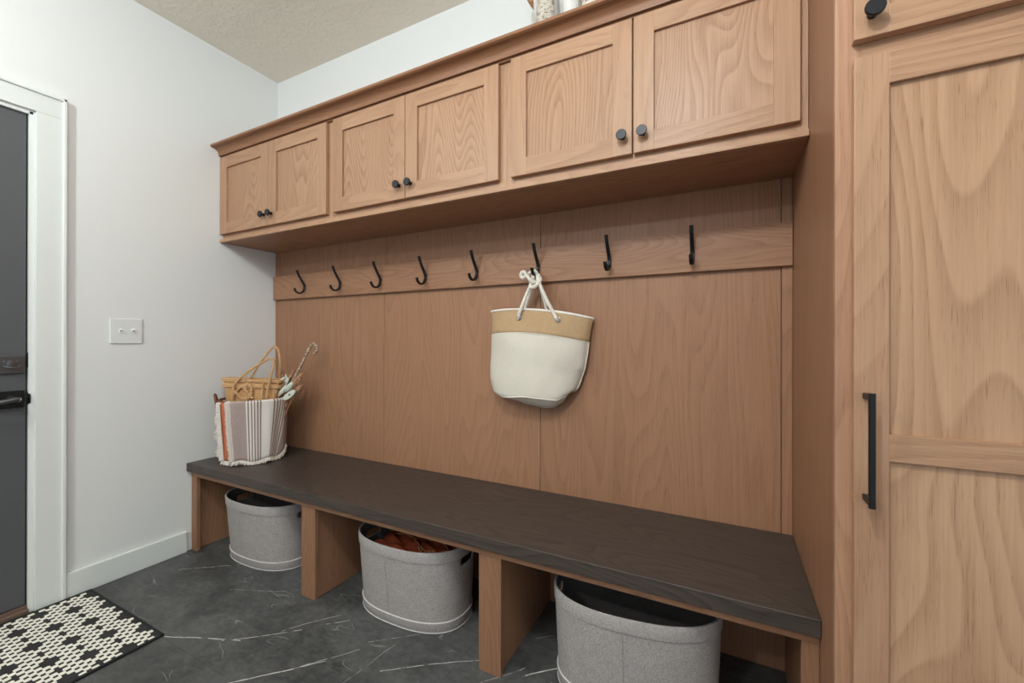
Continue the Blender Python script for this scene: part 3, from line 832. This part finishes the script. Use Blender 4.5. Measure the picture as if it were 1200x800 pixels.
# terracotta blanket below it, showing at the left
b2 = empty('terracotta_throw', (BX-.05, BY-.02, BZ), 'terracotta wool throw with a shaggy cream fringe, beneath the striped throw', 'throw blanket')
G2 = drape(fa-1.10, fa-.50, BZ+BH-.004, lambda t: BZ+.024, -.003, nu=24, fold=.003)
b = B(); b.rings(G2, closed=False, us=True); o = b.build('cloth', M['orange'], b2); sd = o.modifiers.new('thickness', 'SOLIDIFY'); sd.thickness = .004; sd.offset = 0
b = B()
for j in range(3, len(G2)):
    for s_ in (0, .2, .4, .6, .8):
        p = G2[j-1][2].lerp(G2[j][2], s_); d = Vector((p.x-BX, p.y-BY, 0)).normalized(); tn = Vector((d.y, -d.x, 0)); L_ = random.uniform(.026, .040)*(.55+.45*math.sin((j+s_)*.55)**2)*(.35+.65*min(1, (j+s_)/11))
        q = p+tn*L_*.45+d*L_*.8+Vector((0, 0, random.uniform(-.010, .002)))
        if q.x < .008: q.x = .008+random.random()*.003
        b.tube([p+d*.004-tn*.012, p+tn*L_*.35+d*random.uniform(.010, .016), q], [.003, .0034, .0022], 5)
b.build('side_fringe', M['fringe'], b2)
b = B()
for i in range(0, 25):
    p = G2[-1][i]; d = Vector((p.x-BX, p.y-BY, 0)).normalized(); zt = BZ+.003
    b.tube([p, Vector((p.x, p.y, (p.z+zt)/2))+d*.003, Vector((p.x, p.y, zt))+d*random.uniform(.006, .012)], [.0026, .0024, .0014], 5)
b.build('bottom_fringe', M['fringe'], b2)

# birch cane
cn = tag(B().build('cane', M['canebark'], None, (0.33, -.19, .6)) if 0 else empty('cane', (.31, -.20, BZ+.02), 'speckled birch stick with a crook top leaning out of the corner basket', 'cane'))
cp = [(.285, -.215, BZ+.10), (.315, -.196, .72), (.345, -.180, .812), (.390, -.158, .910), (.430, -.140, .990), (.458, -.126, 1.055), (.470, -.118, 1.082), (.482, -.110, 1.093), (.495, -.105, 1.086), (.499, -.102, 1.064), (.492, -.104, 1.045), (.480, -.110, 1.036)]
b = B(); q = cr(cp, 6); b.tube(q, [.0072+.0012*math.sin(i*.9) for i in range(len(q))], 10); b.build('stick', M['canebark'], cn)

# dried pod stems
def pod(b, base, d, L_, w, mat, cup=.35, roll=0.0):
    """a pointed, cupped bract with thickness"""
    D = Vector(d).normalized(); S = D.cross(Vector((-.5, .86, .1))).normalized(); S = Matrix.Rotation(roll, 3, D) @ S; U = D.cross(S); rs = []
    for i in range(9):
        f = i/8; ww = w*math.sin(PI*min(1, f*.93+.07))**.8; c = Vector(base)+D*L_*f+U*L_*.10*math.sin(PI*f)
        rs.append([c+S*ww*math.cos(a)+U*(ww*cup*math.sin(a)-cup*ww*.6*math.cos(a)**2) for a in [2*PI*k/12 for k in range(12)]])
    b.rings(rs, mat)
EYE = Vector((2.537, -1.699, 1.112)); CF = Vector((-.4548, .8906, .0013)); CRt = Vector((.8906, .4548, .0015)); CU = Vector((0, 0, 1))
def at(px, py, depth):     # survey helper: a measured pixel and its distance give a real point
    return EYE+(CF+CRt*((px-600.08)/493)-CU*((py-398.3)/493))*depth
stems = [  # base pixel, tip pixel, depth, half width, white?, label
    ((326.0, 451.5), (333, 442.5), 2.330, .010, 1, 'pale green dried pod, leftmost and highest of the pale pods beside the straw tote'),
    ((333.2, 452), (338, 443.5), 2.330, .010, 1, 'pale dried pod standing upright just left of the birch cane'),
    ((327.5, 463), (335, 452), 2.310, .009, 1, 'slender pale dried pod low down, between two brown pods'),
    ((335.0, 458), (343.5, 448), 2.315, .012, 1, 'pale dried pod directly above the knotted wood disc'),
    ((323.5, 464), (333.5, 449), 2.318, .010, 0, 'brown dried pod resting against the right end of the straw tote'),
    ((336.5, 450), (345, 433), 2.350, .009, 0, 'tall brown dried pod rising along the birch cane'),
    ((344.5, 452), (354.5, 438), 2.320, .017, 0, 'broad brown dried pod at the upper right of the dried stems'),
    ((346.5, 460), (354, 452), 2.315, .013, 0, 'small brown dried pod, lowest at the right of the dried stems'),
    ((329.5, 447), (332.5, 434.5), 2.355, .009, 0, 'thin brown dried pod pointing straight up behind the pale pods')]
core = Vector((.318, -.235, BZ+.10))
for (b0, t0, dp, w, wh, lab) in stems:
    r0 = empty('dried_pod_stem', core, lab, 'dried stem', 'dried pod stems in the corner basket')
    p0, p1 = at(*b0, dp), at(*t0, dp); D = (p1-p0)
    b = B(); b.tube(cr([core+Vector((random.uniform(-.02, .02), random.uniform(-.02, .02), 0)), core.lerp(p0, .6), p0, p0+D*.3], 5), .0028, 6); b.build('stem', M['podbrown'], r0)
    b = B(); pod(b, p0-D*.15, D, D.length*1.3, w*1.2, 0, .4, random.uniform(-.4, .4)); b.build('pod', M['podwhite'] if wh else M['podbrown'], r0)
    b = B(); S = D.normalized().orthogonal(); S = (Matrix.Rotation(random.random()*3, 3, D.normalized()) @ S)
    pod(b, p0+D*.05, D.normalized()+S*.5, D.length*.62, w*.8, 0, .4, .5); b.build('bract', M['podbrown'] if wh else M['podwhite'], r0)
kd = empty('knotted_wood_disc', at(338, 463, 2.30), 'flat pale oval wood piece with a dark knot, at the right of the basket rim', 'wood ornament')
b = B(); c0, c1 = at(332.5, 468, 2.300), at(346, 457.5, 2.300); D = (c1-c0); cc = (c0+c1)/2; Dn = D.normalized(); Fc = (-CF).normalized(); Sn = Dn.cross(Fc).normalized()
rs = []
for off, sc_ in ((-.004, .9), (-.003, 1.0), (.003, 1.0), (.004, .9)):
    rs.append([cc+Dn*(D.length/2*1.02*sc_*math.copysign(abs(math.cos(a))**.8, math.cos(a)))+Sn*.0155*sc_*math.sin(a)+Fc*off for a in [2*PI*k/28 for k in range(28)]])
b.rings(rs); b.build('disc', M['podwhite'], kd)
b = B(); b.lathe([(0, 0), (.0045, 0), (.0045, .0012), (0, .0014)], cc+Fc*.0038+Dn*.003-Sn*.0, Fc, 14); b.build('knot', M['dots'], kd)
b = B(); b.tube([c0+Dn*.01, c0-Dn*.02, core], .0025, 6); b.build('stem', M['podbrown'], kd)

# ------------------------------------------------------------------ birch pieces on top of the cabinets
def log(name, x, y, h, r, lean, lab, mat, cat='birch log'):
    root = empty(name, (x, y, 2.1925), lab, cat, 'birch pieces on the cabinets')
    b = B(); rs = []
    for i in range(25):
        f = i/24; z = 2.1925+h*f
        rs.append([Vector((x+lean*f*h+math.cos(a)*r*(1+.25*f)*(1+.12*math.sin(3*a+f*5)+.05*math.sin(9*a+f*17)), y+math.sin(a)*r*(1+.12*math.sin(2*a-f*4)), z)) for a in [2*PI*k/28 for k in range(28)]])
    b.rings(rs); b.build('bark', mat, root)
    b = B(); top = rs[-1]; c = sum(top, Vector())/28
    b.rings([[c+(p-c)*.86+Vector((0, 0, .001)) for p in top], [c+(p-c)*.80+Vector((0, 0, .004)) for p in top]], cap0=False); b.build('cut_end', M['podbrown'], root)
    return root
log('birch_log', 1.888, -.15, .42, .031, .02, 'textured grey-white birch log standing on the cabinets, leftmost of the birch pieces', birch_mat('rough_birch_bark', srgb(214, 206, 194), srgb(150, 130, 108), 52, .55))
log('birch_log', 2.010, -.15, .40, .026, -.05, 'smooth white birch log standing on the cabinets, between its neighbours', birch_mat('smooth_birch_bark', srgb(226, 224, 218), srgb(150, 126, 100), 20, .68))
log('birch_log', 2.078, -.15, .40, .034, .04, 'speckled white birch log on the cabinets, nearest the tall cabinet', M['birch'])
lf = empty('dried_leaf', (1.845, -.150, 2.1925), 'brown pointed dried leaf beside the birch logs on top of the cabinets', 'dried leaf')
b = B(); b.tube(cr([(1.870, -.100, 2.1925), (1.872, -.100, 2.34), (1.862, -.105, 2.50), (1.830, -.135, 2.60), (1.812, -.15, 2.56)], 6), .0025, 6); b.build('stem', M['podbrown'], lf)
b = B(); pod(b, (1.812, -.15, 2.56), (.030, 0, -.112), .120, .014, 0, .4, .6); b.build('leaf_blade', M['podbrown'], lf)

# ------------------------------------------------------------------ rug
rg = empty('rug', (.33, -1.45, 0), 'black and cream diamond woven door mat lying in front of the dark door', 'rug')
RX0, RX1, RY1, RY0 = .026, .655, -.882, -1.80
b = B(); b.box(RX0, RX1, RY0, RY1, .0005, .007, .002); b.build('woven_ground', M['rugdark'], rg)
b = B()
e = .012
for x0, x1, y0, y1 in ((RX0, RX1, RY1-e, RY1), (RX0, RX1, RY0, RY0+e), (RX0, RX0+e, RY0, RY1), (RX1-e, RX1, RY0, RY1)):
    b.box(x0, x1, y0, y1, .0005, .0092, .003)
b.build('binding', M['rugedge'], rg)
b = B(); PX = .155; cxs, cys = PX/10, PX/10
i0, j0 = .158, -.978
ni = int((RX1-RX0)/cxs)+2; nj = int((RY1-RY0)/cys)+2
for i in range(-20, 60):
    for j in range(-70, 20):
        x, y = i0+i*cxs, j0+j*cys
        if not (RX0+.015 < x < RX1-.015 and RY0+.018 < y < RY1-.015): continue
        if (i+j) % 2 == 0: continue
        u = ((x-i0)/PX) % 1.0; v = ((y-j0)/PX) % 1.0
        d1 = min(u, 1-u)+min(v, 1-v); u2, v2 = (u+.5) % 1, (v+.5) % 1; d2 = min(u2, 1-u2)+min(v2, 1-v2)
        d = min(d1, d2)
        if d < 2.6/10 or (min(abs(u-.5)+min(v, 1-v), abs(v-.5)+min(u, 1-u)) < .05): continue
        jx, jy = random.uniform(-.0006, .0006), random.uniform(-.0006, .0006)
        hxs, hys = cxs*.56, cys*.62
        t = .0072; pts0 = [(-1, -.6), (-.7, -1), (.7, -1), (1, -.6), (1, .6), (.7, 1), (-.7, 1), (-1, .6)]
        b.rings([[Vector((x+jx+a*hxs, y+jy+c*hys, .0062)) for a, c in pts0], [Vector((x+jx+a*hxs*.95, y+jy+c*hys*.95, .0078)) for a, c in pts0], [Vector((x+jx+a*hxs*.55, y+jy+c*hys*.7, .0088)) for a, c in pts0]], cap0=False)
b.build('diamond_stitching', M['rugwhite'], rg)

# ------------------------------------------------------------------ light
w = bpy.data.worlds.new('World'); SC.world = w; w.use_nodes = True
w.node_tree.nodes['Background'].inputs[0].default_value = (.88, .95, 1, 1); w.node_tree.nodes['Background'].inputs[1].default_value = .7
def lamp(x, y, z, power, r=.045, col=(.905, .975, 1)):
    L = bpy.data.lights.new('unseen_ceiling_lamp', 'POINT'); L.shadow_soft_size = r; L.energy = power; L.color = col
    o = bpy.data.objects.new('unseen_ceiling_lamp', L); COL.objects.link(o); o.location = (x, y, z); return o
lamp(2.28, -1.80, 2.46, 44)
lamp(.80, -2.15, 2.46, 32)  # unseen lamp, added to brighten the left wall
lamp(1.6, -3.2, 2.46, 34)  # unseen lamp behind the camera, added to lift ceiling brightness

# ------------------------------------------------------------------ camera
cam = bpy.data.cameras.new('camera'); co = bpy.data.objects.new('camera', cam); COL.objects.link(co); SC.camera = co
f, cx_, cy_, cz_, yaw, pit, rol, px_, py_ = 493.000660, 2.53729059, -1.69872964, 1.11172055, .472115488, .00125776757, .00153696508, 600.077549, 398.321658
F = Vector((-math.sin(yaw)*math.cos(pit), math.cos(yaw)*math.cos(pit), math.sin(pit)))
R = Vector((math.cos(yaw), math.sin(yaw), 0)); U = R.cross(F)
R2 = R*math.cos(rol)+U*math.sin(rol); U2 = U*math.cos(rol)-R*math.sin(rol)
mat = Matrix((R2, U2, -F)).transposed().to_4x4(); mat.translation = (cx_, cy_, cz_)
co.matrix_world = mat
cam.sensor_width = 36; cam.lens = f*36/1200; cam.shift_x = -(px_-600)/1200; cam.shift_y = (py_-400)/1200; cam.clip_start = .02
SC.view_settings.view_transform = 'Standard'; SC.view_settings.look = 'None'; SC.view_settings.gamma = 1; SC.view_settings.use_curve_mapping = False
SC.view_settings.exposure = 0.14
